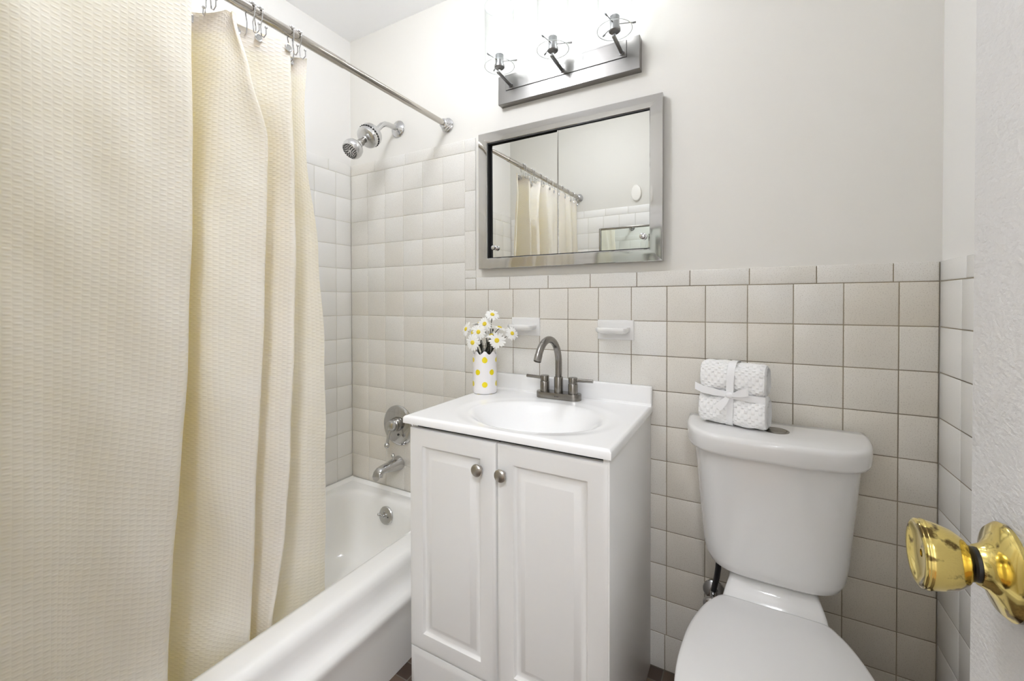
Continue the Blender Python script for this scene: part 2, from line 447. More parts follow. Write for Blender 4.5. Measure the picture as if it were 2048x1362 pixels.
LP = Vector((.80, -.76, H))
rl_ = thing('added_fill_lamp', LP, 'round white globe lamp on the bathroom ceiling, added unseen above the frame as fill light', 'lamp')  # added globe, kept out of view, to even out the room's brightness
b = MB(); b.lathe([(.06, 0), (.06, -.012), (.05, -.02), (.012, -.022), (.012, -.03), (.035, -.032), (.035, -.042)], LP+Vector((0, 0, -.0005))); obj('fill_lamp_base', b, M_['chrome_soft'], rl_)
b = MB(); b.ball(LP+Vector((0, 0, -.120)), .085, u=32, v=20); obj('globe', b, M_['room_fill'], rl_)

# --- the open door
DXF = 1.80; DY0 = -.842
b = MB(); b.box(DXF, DXF+.035, -D+.016, DY0, .012, DZ-.01, .0015)
door = struct('door_1', b, M_['door'], 'white painted door standing open at the right edge', 'door')
KY, KZ = -.905, .943
k = obj('rosette', (lambda q: (q.lathe([(.034, -.0), (.0345, .003), (.031, .007), (.022, .010), (.0165, .014), (.0145, .018)], (DXF, KY, KZ), (-1, 0, 0), 48), q)[1])(MB()), M_['brass'], door)
q = MB(); q.lathe([(.0135, .014), (.0125, .02), (.0145, .0235), (.0125, .026)], (DXF, KY, KZ), (-1, 0, 0), 40); obj('knob_neck', q, M_['black'], door)
q = MB(); q.lathe([(.0135, .022), (.0185, .026), (.0225, .032), (.0250, .040), (.0262, .046), (.0268, .0485), (.0262, .0495), (.0258, .0502), (.0262, .051), (.0258, .0525), (.0235, .0535), (.0215, .0525), (.017, .0505), (.010, .0498), (.003, .0497), (.0028, .047), (.0001, .047)], (DXF, KY, KZ), (-1, 0, 0), 56)
kn = obj('door_knob', q, M_['brass'], door, sharp=60); kn['label'] = 'worn brass knob with a pinhole in its face'
q = MB(); q.lathe([(.0026, .0482), (.0026, .0484)], (DXF, KY, KZ), (-1, 0, 0), 16); obj('release_hole', q, M_['dark'], kn)

# ------------------------------------------------------------------ bathtub
tub = thing('bathtub', (.34, -.75, 0), 'white enamel built-in bathtub behind the cream curtain', 'bathtub')
b = MB()
y0, y1 = -D+.004, -.004
R_ = []
for x1, z in ((.682, .001), (.684, .15), (.688, .183), (.692, .197), (.6935, .208), (.691, .217), (.682, .2255), (.669, .235), (.660, .25), (.6555, .27), (.6535, .29), (.6505, .303), (.6445, .313), (.636, .319), (.625, .3215)):
    R_.append(rrect(.004, x1, y0, y1, .003, z))
def inner(xa, xb, ya, yb, r, z): R_.append(rrect(xa, xb, ya, yb, r, z))
inner(.052, .576, -1.440, -.068, .10, .3225)
inner(.062, .564, -1.428, -.080, .115, .320)
inner(.069, .557, -1.42, -.088, .12, .310)
inner(.073, .553, -1.41, -.094, .12, .285)
inner(.080, .546, -1.38, -.101, .125, .22)
inner(.090, .536, -1.33, -.112, .13, .13)
inner(.105, .520, -1.28, -.130, .13, .085)
inner(.14, .485, -1.22, -.17, .13, .066)
inner(.22, .40, -1.10, -.28, .08, .060)
b.rings(R_, cap0=False, cap1=True)
obj('tub_shell', b, M_['enamel'], tub, sharp=70)
# raised flange against the tiled walls
b = MB()
b.rings([rrect(.0035, .03, y0, y1, .003, .318), rrect(.0035, .016, y0, y1, .003, .330), rrect(.0035, .008, y0, y1, .002, .334)], True, True)
b.rings([rrect(.0035, .655, -.03, -.0035, .003, .318), rrect(.0035, .645, -.016, -.0035, .003, .328), rrect(.0035, .64, -.008, -.0035, .002, .331)], True, True)
obj('wall_flange', b, M_['enamel'], tub, sharp=70)
oc = Vector((.318, -.0985, .262)); on = Vector((0, -1, .12)).normalized()
b = MB(); b.lathe([(.036, -.006), (.037, .002), (.034, .0055), (.02, .0075), (.0001, .008)], oc, on, 40)
ov = obj('overflow_plate', b, M_['chrome_soft'], tub); ov['label'] = 'round chrome overflow plate'
b = MB()
b.lathe([(.010, .005), (.010, .010), (.006, .012), (.006, .02)], oc+Vector((-.002, 0, .002)), on, 20)
b.tube([oc+on*.016+Vector((-.002, 0, .002)), oc+on*.022+Vector((-.018, 0, .006))], .0035); b.ball(oc+on*.022+Vector((-.020, 0, .0065)), .0058)
obj('trip_lever', b, M_['chrome'], ov)
b = MB(); b.lathe([(.0035, .007), (.003, .009)], oc+Vector((.017, 0, -.001)), on, 12); obj('screw', b, M_['dark'], ov)

# ------------------------------------------------------------------ shower fittings
tv = thing('tub_valve', (.296, 0, .611), 'round chrome shower valve on the tiled wall above the spout', 'valve')
c = Vector((.296, -.0005, .611)); ax = (0, -1, 0)
b = MB(); b.lathe([(.087, 0), (.0865, .004), (.080, .010), (.072, .0125), (.03, .016), (.0001, .017)], c, ax, 56); obj('escutcheon', b, M_['chrome'], tv)
b = MB(); b.lathe([(.031, .014), (.030, .026), (.027, .030), (.027, .040), (.024, .043)], c+Vector((.006, 0, .010)), ax, 36); obj('stem_sleeve', b, M_['pewter'], tv)
hc = c+Vector((.006, 0, .012))
b = MB(); b.lathe([(.022, .040), (.0235, .050), (.021, .060), (.012, .067), (.0001, .069)], hc, ax, 32)
b.tube([hc+Vector((0, -.052, -.010)), hc+Vector((-.003, -.060, -.03)), hc+Vector((-.004, -.066, -.055)), hc+Vector((-.004, -.070, -.072))], [.0085, .0062, .005, .0055], 14)
b.ball(hc+Vector((-.004, -.072, -.079)), .0115)
obj('lever_handle', b, M_['chrome'], tv)
b = MB(); b.lathe([(.005, .014), (.005, .019), (.0001, .02)], c+Vector((.035, 0, .0)), ax, 14); obj('screw', b, M_['dark'], tv)
b = MB(); b.lathe([(.005, .014), (.005, .018), (.0001, .019)], c+Vector((.012, 0, -.036)), ax, 14); obj('screw', b, M_['dark'], tv)

ts = thing('tub_spout', (.296, 0, .446), 'chrome bathtub spout with a diverter knob on top', 'spout')
b = MB(); rings = []
for d, zc, hw, hh in ((0, .446, .031, .031), (.006, .446, .031, .031), (.02, .446, .028, .028), (.06, .447, .025, .0225), (.09, .449, .023, .0175), (.112, .447, .022, .016), (.127, .438, .0205, .017), (.133, .428, .0195, .014)):
    rings.append([(.296+hw*math.cos(2*PI*j/24), -.0005-d, zc+hh*math.sin(2*PI*j/24)) for j in range(24)])
b.rings(rings); b.lathe([(.0165, 0), (.017, .012)], (.296, -.114, .436), (0, -.25, -1), 24)
obj('spout_body', b, M_['chrome'], ts, sharp=50)
b = MB(); b.tube([(.296, -.036, .466), (.296, -.036, .484)], .0035); b.ball((.296, -.036, .489), .0085); obj('diverter_knob', b, M_['chrome'], ts)

sh = thing('wall_shower', (.296, 0, 1.903), 'chrome shower head with a filter canister on a bent arm', 'shower')
sx = .296
b = MB(); b.lathe([(.037, 0), (.036, .003), (.03, .008), (.017, .013), (.012, .016)], (sx, .0045, 1.903), ax, 40); obj('flange', b, M_['chrome'], sh)
p0 = Vector((sx, -.158, 1.818)); dr = Vector((0, -.726, -.687)).normalized()
b = MB(); pts = [(sx, 0, 1.903), (sx, -.05, 1.902), (sx, -.072, 1.898), (sx, -.09, 1.886), (sx, -.105, 1.870)]
pts.append(tuple(p0-dr*.035)); b.tube(pts, .0105, 18); obj('arm', b, M_['chrome_soft'], sh)
b = MB(); b.lathe([(.014, -.044), (.016, -.034), (.034, -.031), (.043, -.025), (.0455, -.018), (.0455, -.002)], p0, dr, 44)
obj('filter_cap', b, M_['chrome_soft'], sh)
b = MB()
for j in range(26):
    a = 2*PI*j/26; e1 = Vector((1, 0, 0)); e2 = dr.cross(e1)
    cc = p0+dr*.0005+(e1*math.cos(a)+e2*math.sin(a))*.0445
    b.ball(cc, .0034, u=8, v=6)
obj('grip_ring', b, M_['dark'], sh)
b = MB(); b.lathe([(.0425, -.002), (.0445, .003), (.0445, .012), (.042, .02), (.034, .026), (.014, .030), (.012, .034)], p0, dr, 44); obj('filter_body', b, M_['chrome_soft'], sh)
b = MB(); b.lathe([(.011, .032), (.011, .05), (.014, .052), (.015, .066), (.013, .07)], p0, dr, 24); obj('swivel_nut', b, M_['pewter'], sh)
b = MB(); b.lathe([(.014, .066), (.017, .074), (.017, .082), (.026, .088), (.035, .097), (.0385, .108), (.0385, .118), (.035, .127), (.0305, .131), (.029, .129)], p0, dr, 44)
hd = obj('spray_head', b, M_['chrome_soft'], sh)
b = MB(); b.lathe([(.0295, .126), (.0290, .1295), (.02, .1305), (.0001, .131)], p0, dr, 36); obj('spray_face', b, M_['chrome_soft'], sh)
b = MB(); e1 = Vector((1, 0, 0)); e2 = dr.cross(e1)
for rad, n in ((.026, 20), (.020, 15), (.014, 10), (.0085, 6)):
    for j in range(n):
        a = 2*PI*j/n+rad*90
        b.lathe([(.0021, .130), (.0019, .1325), (.0001, .133)], p0+(e1*math.cos(a)+e2*math.sin(a))*rad, dr, 8)
obj('nozzles', b, M_['dark'], hd)['kind'] = 'stuff'

# ------------------------------------------------------------------ curtain rod
RX, RZ = .565, 1.864
rod = thing('curtain_rod', (RX, -.75, RZ), 'steel shower curtain rod spanning above the tub', 'curtain rod')
b = MB(); b.tube([(RX, -.02, RZ), (RX, -.52, RZ)], .0112, 24); obj('inner_tube', b, M_['steel'], rod)
b = MB(); b.tube([(RX, -.50, RZ), (RX, -D+.02, RZ)], .0126, 24); obj('outer_tube', b, M_['steel'], rod)
for yy, s in ((.0045, -1), (-D-.0045, 1)):
    b = MB(); b.lathe([(.029, 0), (.029, .004), (.025, .007), (.0245, .012), (.021, .015), (.0205, .021), (.017, .024), (.0165, .032), (.0125, .034)], (RX, yy, RZ), (0, s, 0), 40)
    obj('flange', b, M_['chrome'], rod)

# ------------------------------------------------------------------ shower curtain
ZL = [1.82, 1.70, 1.55, 1.30, 1.00, .75, .55, .40, .30]
TB = {'R1': [-.903, -.905, -.908, -.912, -.914, -.927, -.936, -.938, -.938],
      'L2': [-.838, -.849, -.860, -.872, -.868, -.853, -.832, -.834, -.855],
      'R2': [-.812, -.782, -.744, -.751, -.753, -.758, -.760, -.761, -.763],
      'R3': [-.678, -.676, -.674, -.673, -.669, -.670, -.678, -.692, -.702],
      'FE': [-.612, -.620, -.612, -.576, -.545, -.531, -.522, -.515, -.511]}
def lerp_tab(tab, z):
    if z >= ZL[0]: return tab[0]
    if z <= ZL[-1]: return tab[-1]
    for i in range(len(ZL)-1):
        if ZL[i] >= z >= ZL[i+1]:
            t = (ZL[i]-z)/(ZL[i]-ZL[i+1]); t = t*t*(3-2*t)*.6+t*.4
            return tab[i]*(1-t)+tab[i+1]*t
def cat(p0, p1, p2, p3, t):
    return .5*((2*p1)+(p2-p0)*t+(2*p0-5*p1+4*p2-p3)*t*t+(3*p1-p0-3*p2+p3)*t*t*t)
def profile(z):
    g = lambda k: lerp_tab(TB[k], z)
    R1, L2, R2, R3, FE = g('R1'), g('L2'), g('R2'), g('R3'), g('FE')
    top = max(0, min(1, (z-1.5)/.3))                  # folds are shallower at the hooks
    pts = [(FE, .546), (FE*.6+(R3+.016)*.4, .538), (R3+.016, .508), (R3+.004, .545), (R3-.003, .592), (R3-.016, .595), (R3*.6+R2*.4, .572),
           (R2+.024, .533), (R2+.006, .548), (R2-.002, .590), (R2-.014, .600), (R2*.55+L2*.45, .585), (L2+.004, .556),
           (L2*.62+R1*.38, .478), (L2*.25+R1*.75, .425), (R1+.007, .440), (R1+.001, .572), (R1-.010, .606), (R1-.04, .607), (R1-.09, .598), (R1-.15, .590),
           (-1.12, .597), (-1.175, .602), (-1.215, .58), (-1.24, .535), (-1.262, .55), (-1.285, .595), (-1.33, .585), (-1.36, .54), (-1.40, .585), (-1.44, .575), (-1.475, .55)]
    dx = -max(0, min(1.02, (1.30-z)))*.060-max(0, .5-z)*.03
    amp = 1-.35*top
    return [(y, .565+(x-.565)*amp+dx) for y, x in pts]
NS = 9
def curve(z):
    p = profile(z); out = []
    for i in range(len(p)-1):
        a, bq, c_, d = p[max(i-1, 0)], p[i], p[i+1], p[min(i+2, len(p)-1)]
        for k in range(NS):
            t = k/NS; out.append((cat(a[0], bq[0], c_[0], d[0], t), cat(a[1], bq[1], c_[1], d[1], t)))
    out.append(p[-1]); return out
def crease(y, z):
    v = 0
    for zc, s in ((.925, 1), (1.42, .6), (.58, .5)):
        d = (z-zc)/.012; v += s*.0012*math.exp(-d*d)
    return v
NZ = 100; ZT, ZB = 1.828, .20
mb = MB(); mb.uv = []
cv = [curve(ZT+(ZB-ZT)*i/NZ) for i in range(NZ+1)]
ref = cv[50]; arc = [0]
for i in range(1, len(ref)): arc.append(arc[-1]+math.hypot(ref[i][0]-ref[i-1][0], ref[i][1]-ref[i-1][1]))
rowsv = []
for i in range(NZ+1):
    z = ZT+(ZB-ZT)*i/NZ
    sag = .010*max(0, 1-i/12)
    row = []
    for j, (y, x) in enumerate(cv[i]):
        zz = z-sag*abs(math.sin(arc[j]/.05))*.8
        wv = .0016*math.sin(y*60+z*9)+.0014*math.sin(z*23+y*31)
        row.append((x+wv*(1-max(0, 1-i/10))+crease(y, z), y, zz)); mb.uv.append((arc[j], z))
    rowsv.append(row)
mb.rings(rowsv, False, False, closed=False)
cur = thing('shower_curtain', (.56, -1.0, ZT), 'cream waffle-weave shower curtain hanging in folds inside the tub', 'curtain')
co = obj('curtain_cloth', mb, M_['curtain'], cur, sharp=180)
# doubled hem along the top: a second layer just behind
mb = MB(); mb.uv = []
hem = []
for i in range(0, 4):
    row = [(x-.0015, y, z) for (x, y, z) in rowsv[i]]; hem.append(row)
    mb.uv += [(arc[j], rowsv[i][j][2]) for j in range(len(row))]
mb.rings(hem, False, False, closed=False); obj('top_hem', mb, M_['curtain'], cur, sharp=180)
def on_curtain(y, z):
    c_ = curve(z); best = min(c_, key=lambda q: abs(q[0]-y)); return best[1]
HOOKS = [-.650, -.668, -.752, -.772, -.862, -.935, -1.01, -1.10, -1.19, -1.28, -1.37, -1.44]
GROM = [-.650, -.690, -.752, -.795, -.868, -.93, -1.01, -1.10, -1.19, -1.285, -1.37, -1.44]
ordn = ['first', 'second', 'third', 'fourth', 'fifth', 'sixth', 'seventh', 'eighth', 'ninth', 'tenth', 'eleventh', 'twelfth']
g0 = None
for gy in GROM:
    gx = on_curtain(gy, 1.806)
    if g0 is None:
        b = MB()
        ring = []
        for j in range(28):
            a = 2*PI*j/28
            ring.append([(gx+.0035+.0018*math.cos(q), gy+(.0078+.0018*math.sin(q))*math.cos(a), 1.806+(.0078+.0018*math.sin(q))*math.sin(a)) for q in [2*PI*k/8 for k in range(8)]])
        ring.append(ring[0]); b.rings(ring, False, False)
        b.lathe([(.0066, .0025), (.0066, .0045)], (gx, gy, 1.806), (1, 0, 0), 20)
        g0 = obj('grommet', b, M_['chrome_soft'], cur, (gx, gy, 1.806))
    else:
        g = g0.copy(); COL.objects.link(g); g.parent = cur; g.location = Vector((gx, gy, 1.806))-wloc(cur)

def make_hook(y, x_end):
    t = thing('curtain_hook', (RX, y, RZ), 'hook', 'curtain hook', 'roller ball curtain hooks along the rod')
    o = Vector((RX, y, RZ)); b = MB(); R0 = .0165
    arcp = [o+Vector((R0*math.cos(a), 0, R0*math.sin(a))) for a in [PI*k/14 for k in range(-1, 16)]]
    front = [Vector((RX+.010, y+.001, RZ-.046)), Vector((RX+.009, y, RZ-.034)), Vector((RX+.0145, y, RZ-.016))]
    back = [Vector((RX-.0145, y, RZ-.012)), Vector((RX-.010, y, RZ-.030)), Vector((RX-.011, y+.001, RZ-.046))]
    curl_f = [Vector((RX+.026, y+.003, RZ-.040)), Vector((RX+.027, y+.003, RZ-.056)), Vector((RX+.020, y+.002, RZ-.063)), Vector((RX+.012, y+.001, RZ-.058))]
    curl_b = [Vector((RX-.013, y+.001, RZ-.058)), Vector((RX-.021, y+.002, RZ-.063)), Vector((RX-.028, y+.003, RZ-.055)), Vector((RX-.027, y+.003, RZ-.040))]
    b.tube(curl_f+front+arcp+back+curl_b, .0013, 8)
    obj('wire', b, M_['chrome'], t)
    for q in (curl_f[0], curl_b[-1]):
        b = MB(); b.ball(q, .0034, u=10, v=8); obj('tip_ball', b, M_['chrome'], t)
    for k in range(5):
        a = PI*(.18+.16*k); b = MB(); b.ball(o+Vector((.0165*math.cos(a), 0, .0165*math.sin(a))), .0036, u=10, v=8)
        obj('roller_ball', b, M_['chrome_soft'], t)
    return t
def copy_tree(o, parent=None):
    c_ = o.copy(); COL.objects.link(c_); c_.parent = parent
    for ch in o.children: copy_tree(ch, c_)
    return c_
h0 = make_hook(HOOKS[0], .58)
hooks = [h0]
for y in HOOKS[1:]:
    c_ = copy_tree(h0); c_.location = (RX, y, RZ); hooks.append(c_)
for i, h in enumerate(hooks):
    h['label'] = 'chrome roller-ball curtain hook on the rod, %s from the shower head wall' % ordn[i]
for i, h in enumerate(hooks):
    h.rotation_euler = (math.radians(random.uniform(-4, 4)), 0, math.radians(random.uniform(-14, 14)))

# ------------------------------------------------------------------ vanity cabinet
VX0, VX1, VYF, VZ = .776, 1.367, -.462, .826
van = thing('vanity_cabinet', (1.07, -.22, 0), 'white two-door vanity cabinet under the white sink top', 'cabinet')
b = MB(); e = .0015
b.box(VX0+.008, VX0+.022, VYF+.022, -.003, .001, .802); b.box(VX1-.018, VX1-.003, VYF+.003, -.003, .001, .802, .0012)
b.box(VX0+.022, VX1-.018, -.012, -.003, .05, .802); b.box(VX0+.022, VX1-.018, VYF+.022, -.012, .05, .065)
b.box(VX0+.022, VX1-.018, VYF+.0225, VYF+.04, .76, .802); b.box(VX0+.022, VX1-.018, VYF+.0225, VYF+.04, .065, .172)
b.box(VX0+.022, VX1-.018, VYF+.06, VYF+.072, .001, .05)
obj('carcass', b, M_['cab'], van)
b = MB(); b.box(VX0+.022, VX1-.018, VYF+.021, VYF+.0222, .05, .80); obj('shadow_gap', b, M_['dark'], van)
def raised_door(x0, x1, z0, z1, name):
    b = MB(); yb, yf = VYF+.020, VYF
    L = lambda i, y: [(x0+i, y, z0+i), (x1-i, y, z0+i), (x1-i, y, z1-i), (x0+i, y, z1-i)]
    i = .047; seq = [(0, yb), (0, yf+.005), (.0015, yf+.0025), (.006, yf+.0006), (.011, yf), (i-.004, yf), (i, yf+.0010), (i+.004, yf+.0075), (i+.007, yf+.009), (i+.016, yf+.009), (i+.019, yf+.0080), (i+.031, yf+.0014), (i+.034, yf+.0010)]
    b.rings([L(a, y) for a, y in seq], True, True, smooth=False)
    return obj(name, b, M_['cab'], van)
dl = raised_door(VX0+.009, 1.0725, .168, .792, 'door')
drr = raised_door(1.0765, VX1-.006, .168, .792, 'door')
b = MB(); x0, x1, z0, z1 = VX0+.009, VX1-.006, .058, .164
L = lambda i, y: [(x0+i, y, z0+i), (x1-i, y, z0+i), (x1-i, y, z1-i), (x0+i, y, z1-i)]
b.rings([L(0, VYF+.02), L(0, VYF+.005), L(.004, VYF+.003), L(.011, VYF+.0), L(.018, VYF)], True, True, smooth=False); obj('lower_panel', b, M_['cab'], van)
for dd, kx in ((dl, 1.027), (drr, 1.096)):
    b = MB(); b.lathe([(.0065, -.001), (.006, .008), (.009, .012), (.0145, .014), (.0162, .0175), (.0155, .021), (.0125, .0235), (.0125, .0228), (.009, .0245), (.0001, .0255)], (kx, VYF, .721), ax, 32)
    obj('knob', b, M_['knob'], dd)

# sink top with integral oval basin and backsplash
vt = thing('sink_top', (1.07, -.22, .804), 'glossy white one-piece sink top with oval basin', 'sink')
b = MB(); nx, ny = 120, 96
xa, xb, ya, yb = .7665, 1.3695, -.468, -.003
bc = (1.090, -.272); sa, sb = .205, .160
def ztop(x, y):
    q = math.hypot((x-bc[0])/sa, (y-bc[1])/sb)
    if q >= 1.22: z = VZ
    elif q >= 1.0: s = (1.22-q)/.22; z = VZ-.0035*s*s*(3-2*s)
    else: s = min(1, (1-q)/.74); z = VZ-.0035-.118*(s*s*(3-2*s))**.82
    ed = min(x-xa, xb-x, y-ya)
    if ed < .008: z -= .0065*(1-ed/.008)**2
    return z
xs = [xa+(xb-xa)*i/nx for i in range(nx+1)]; ys = [ya+(yb-ya)*j/ny for j in range(ny+1)]
xs = sorted(xs+[xa+.002, xa+.004, xb-.002, xb-.004]); ys = sorted(ys+[ya+.002, ya+.004])
top = [(x, y, ztop(x, y)) for y in ys for x in xs]; n1 = len(xs); n2 = len(ys)
bot = [(x, y, min(.8045, ztop(x, y)-.012)) for y in ys for x in xs]
fs = [(j*n1+i, j*n1+i+1, (j+1)*n1+i+1, (j+1)*n1+i) for j in range(n2-1) for i in range(n1-1)]
o_ = n1*n2
fs += [tuple(o_+k for k in reversed(f)) for f in fs]
for i in range(n1-1):
    fs.append((i, o_+i, o_+i+1, i+1)); a = (n2-1)*n1+i; fs.append((a, a+1, o_+a+1, o_+a))
for j in range(n2-1):
    a = j*n1; fs.append((a, a+n1, o_+a+n1, o_+a)); a = j*n1+n1-1; fs.append((a, o_+a, o_+a+n1, a+n1))
b.add(top+bot, fs); obj('basin_top', b, M_['marble'], vt, sharp=50)
b = MB(); b.box(xa+.0095, xb, -.0225, -.002, VZ-.003, .886, .004, 3); 
b.rings([[(xa+.0095, -.0225, VZ+.007), (xa+.0095, -.0225, VZ-.001), (xa+.0095, -.031, VZ-.001), (xa+.0095, -.0255, VZ+.0015)], [(xb-.0005, -.0225, VZ+.007), (xb-.0005, -.0225, VZ-.001), (xb-.0005, -.031, VZ-.001), (xb-.0005, -.0255, VZ+.0015)]])
obj('backsplash', b, M_['marble'], vt)
b = MB(); b.lathe([(.022, -.006), (.022, .002), (.017, .003), (.0001, .001)], (bc[0], bc[1], VZ-.1275), (0, 0, 1), 32); obj('drain', b, M_['chrome'], vt)

# faucet
FX, FY = 1.075, -.058
fa = thing('faucet', (FX, FY, VZ), 'brushed nickel two-handle arched faucet behind the basin', 'faucet')
b = MB(); zz = VZ+.0002
def stad(hw, hd, z, n=12):
    out = []
    for cx, a0 in ((FX+hw-hd, -PI/2), (FX-hw+hd, PI/2)):
        for i in range(n+1):
            a = a0+PI*i/n; out.append((cx+hd*math.cos(a), FY+hd*math.sin(a), z))
    return out
b.rings([stad(.079, .0255, zz), stad(.079, .0255, zz+.018), stad(.0782, .0247, zz+.0205), stad(.075, .0215, zz+.0212)])
bp = obj('base_plate', b, M_['nickel'], fa, sharp=40)
b = MB()
cx = FX-.004; b.box(cx-.0008, cx+.0022, FY-.0259, FY-.025, zz+.0085, zz+.0118)
for k in range(6): b.box(cx+.0035+k*.0018, cx+.0047+k*.0018, FY-.0259, FY-.025, zz+.0088, zz+.0112)
obj('maker_mark', b, M_['dark'], bp)
b = MB(); b.lathe([(.0150, .02), (.0150, .071), (.0142, .0725), (.0118, .0728)], (FX, FY, VZ), (0, 0, 1), 32)
R0 = .083; zs = 1.040-R0-.0105
pts = [(FX, FY, VZ+.07)]+[(FX, FY, VZ+.07+(zs-VZ-.07)*k/3) for k in (1, 2)]
for k in range(0, 19):
    a = PI*k/18*.835; pts.append((FX, FY-R0+R0*math.cos(a), zs+R0*math.sin(a)))
b.tube(pts, .0112, 22, False)
sp = obj('spout', b, M_['nickel'], fa, sharp=40)
pe = Vector(pts[-1]); b = MB(); b.lathe([(.0112, -.002), (.0118, 0), (.0118, .020), (.0105, .0205), (.0104, .018)], pe, (0, -.495, -.869), 24); obj('aerator', b, M_['nickel'], sp)
for s in (-1, 1):
    hx = FX+s*.051
    b = MB(); b.lathe([(.0158, .02), (.0158, .052), (.0148, .0535), (.0138, .0545), (.0148, .0555), (.0148, .072), (.0142, .0735), (.0001, .0737)], (hx, FY, VZ), (0, 0, 1), 32)
    hb = obj('handle', b, M_['nickel'], fa, sharp=40)
    b = MB(); b.tube([(hx+s*.010, FY, VZ+.065), (hx+s*.068, FY, VZ+.067)], .0056, 16); obj('lever', b, M_['nickel'], hb)

# ------------------------------------------------------------------ vase and daisies
VC = Vector((.808, -.100, VZ))
b = MB(); b.uv = []
rings = []; nseg = 64
for (rad, h) in ((.036, .0), (.0405, .002), (.0425, .006), (.0428, .02), (.0432, .05), (.0420, .085), (.0425, .12), (.0430, .143), (.0415, .1455), (.0395, .143), (.0385, .10), (.038, .01)):
    ring = []
    for j in range(nseg+1):
        a = 2*PI*j/nseg
        hh = h+((.006*math.cos(8*a+1.703)) if h > .13 else 0)
        rr_ = rad*(1+.012*math.sin(5*a+h*60))
        ring.append((VC.x+rr_*math.cos(a), VC.y+rr_*math.sin(a), VC.z+.0003+hh)); b.uv.append((a/(2*PI)*.2704+.0430, h+.0288))
    rings.append(ring)
b.rings(rings, False, False, closed=False)
b.add([(VC.x+.036*math.cos(2*PI*j/32), VC.y+.036*math.sin(2*PI*j/32), VC.z+.0004) for j in range(32)], [tuple(range(32))]); b.uv += [(.03, 0)]*32
vase = tag(obj('vase', b, M_['vase'], None, VC), 'white vase with yellow polka dots on the sink top', 'vase')
def daisy(c, nrm, rad, label, base, bend=0.0, nod=.25):
    c = Vector(c); nv = Vector(nrm).normalized(); bp = Vector(base); rad = rad*1.2
    t = thing('daisy', bp, label, 'flower', 'daisies in the polka dot vase')
    e1 = nv.cross(Vector((0, 0, 1))).normalized(); e2 = nv.cross(e1)
    b = MB(); npet = 17
    for k in range(npet):
        a = 2*PI*k/npet+random.uniform(-.08, .08); L_ = rad*random.uniform(.9, 1.06); dro = nod+random.uniform(-.15, .15)
        d1 = e1*math.cos(a)+e2*math.sin(a); d2 = nv.cross(d1)
        prof = ((.16, .07), (.45, .115), (.75, .135), (.93, .10), (1.0, .03))
        vs = []; fs = []
        for i, (s_, w_) in enumerate(prof):
            pc = c+d1*L_*s_-nv*L_*dro*s_*s_*.5; hw = rad*w_
            vs += [pc-d2*hw-nv*.0003, pc+nv*.0006, pc+d2*hw-nv*.0003]
        for i in range(len(prof)-1):
            for j in (0, 1): fs.append((i*3+j, i*3+j+1, i*3+j+4, i*3+j+3))
        b.add(vs, fs)
    obj('petals', b, M_['petal'], t)
    b = MB(); b.lathe([(rad*.27, -.001), (rad*.28, .0015), (rad*.2, .0038), (.0001, .0045)], c, nv, 16); obj('flower_center', b, M_['disc'], t)
    b = MB(); m1 = Vector((bp.x+(c.x-bp.x)*.22+bend*.4, bp.y+(c.y-bp.y)*.22, bp.z+.092))
    pts = []
    st = c-nv*.002
    for k in range(9):
        q = k/8; pts.append(bp*(1-q)**2+m1*2*q*(1-q)+st*q*q)
    b.tube(pts, .0012, 6); b.lathe([(.0012, -.006), (.004, -.002), (.0045, 0)], c, nv, 10)
    if label.startswith(('top', 'left', 'right', 'low')):
        q = pts[5]; tip = q+Vector((random.uniform(-.02, .02), 0, .022)); b.tube([q, tip], .001, 5); b.ball(tip, .0028, sz=1.9, u=8, v=6)
    obj('stem', b, M_['stem'], t)
    return t
ctr = VC+Vector((0, 0, .135))
dz = [((.856, -.125, 1.106), (.5, -.5, .8), .022, 'topmost daisy, above the rest of the bunch'),
      ((.826, -.128, 1.073), (.15, -1, .35), .023, 'daisy just below the topmost bloom, facing out'),
      ((.741, -.120, 1.052), (-.5, -.9, .3), .023, 'leftmost daisy, at the outer left of the bunch'),
      ((.772, -.122, 1.041), (-.1, -1, .3), .022, 'daisy just right of the leftmost bloom'),
      ((.808, -.140, 1.045), (.1, -1, .2), .023, 'daisy in the middle of the bunch'),
      ((.790, -.150, 1.008), (0, -1, .1), .024, 'lowest daisy, just above the vase rim on the left'),
      ((.880, -.135, 1.018), (.35, -1, .15), .025, 'low daisy at the right of the bunch, facing out'),
      ((.882, -.120, 1.062), (.3, .1, 1), .024, 'daisy tilted upward in the upper right of the bunch'),
      ((.787, -.100, 1.073), (-.1, .1, 1), .024, 'daisy tilted upward in the upper left of the bunch'),
      ((.912, -.085, 1.040), (.9, -.5, .3), .021, 'rightmost daisy, beside the left soap dish'),
      ((.846, -.115, 1.034), (.2, -.3, 1), .022, 'pale daisy half hidden right of the middle bloom')]
for i, (c_, nv, rd, lb) in enumerate(dz):
    a = 2*PI*i/len(dz); base = ctr+Vector((.014*math.cos(a), .010*math.sin(a), -.05))
    daisy(c_, nv, rd, lb, base, random.uniform(-.012, .012))
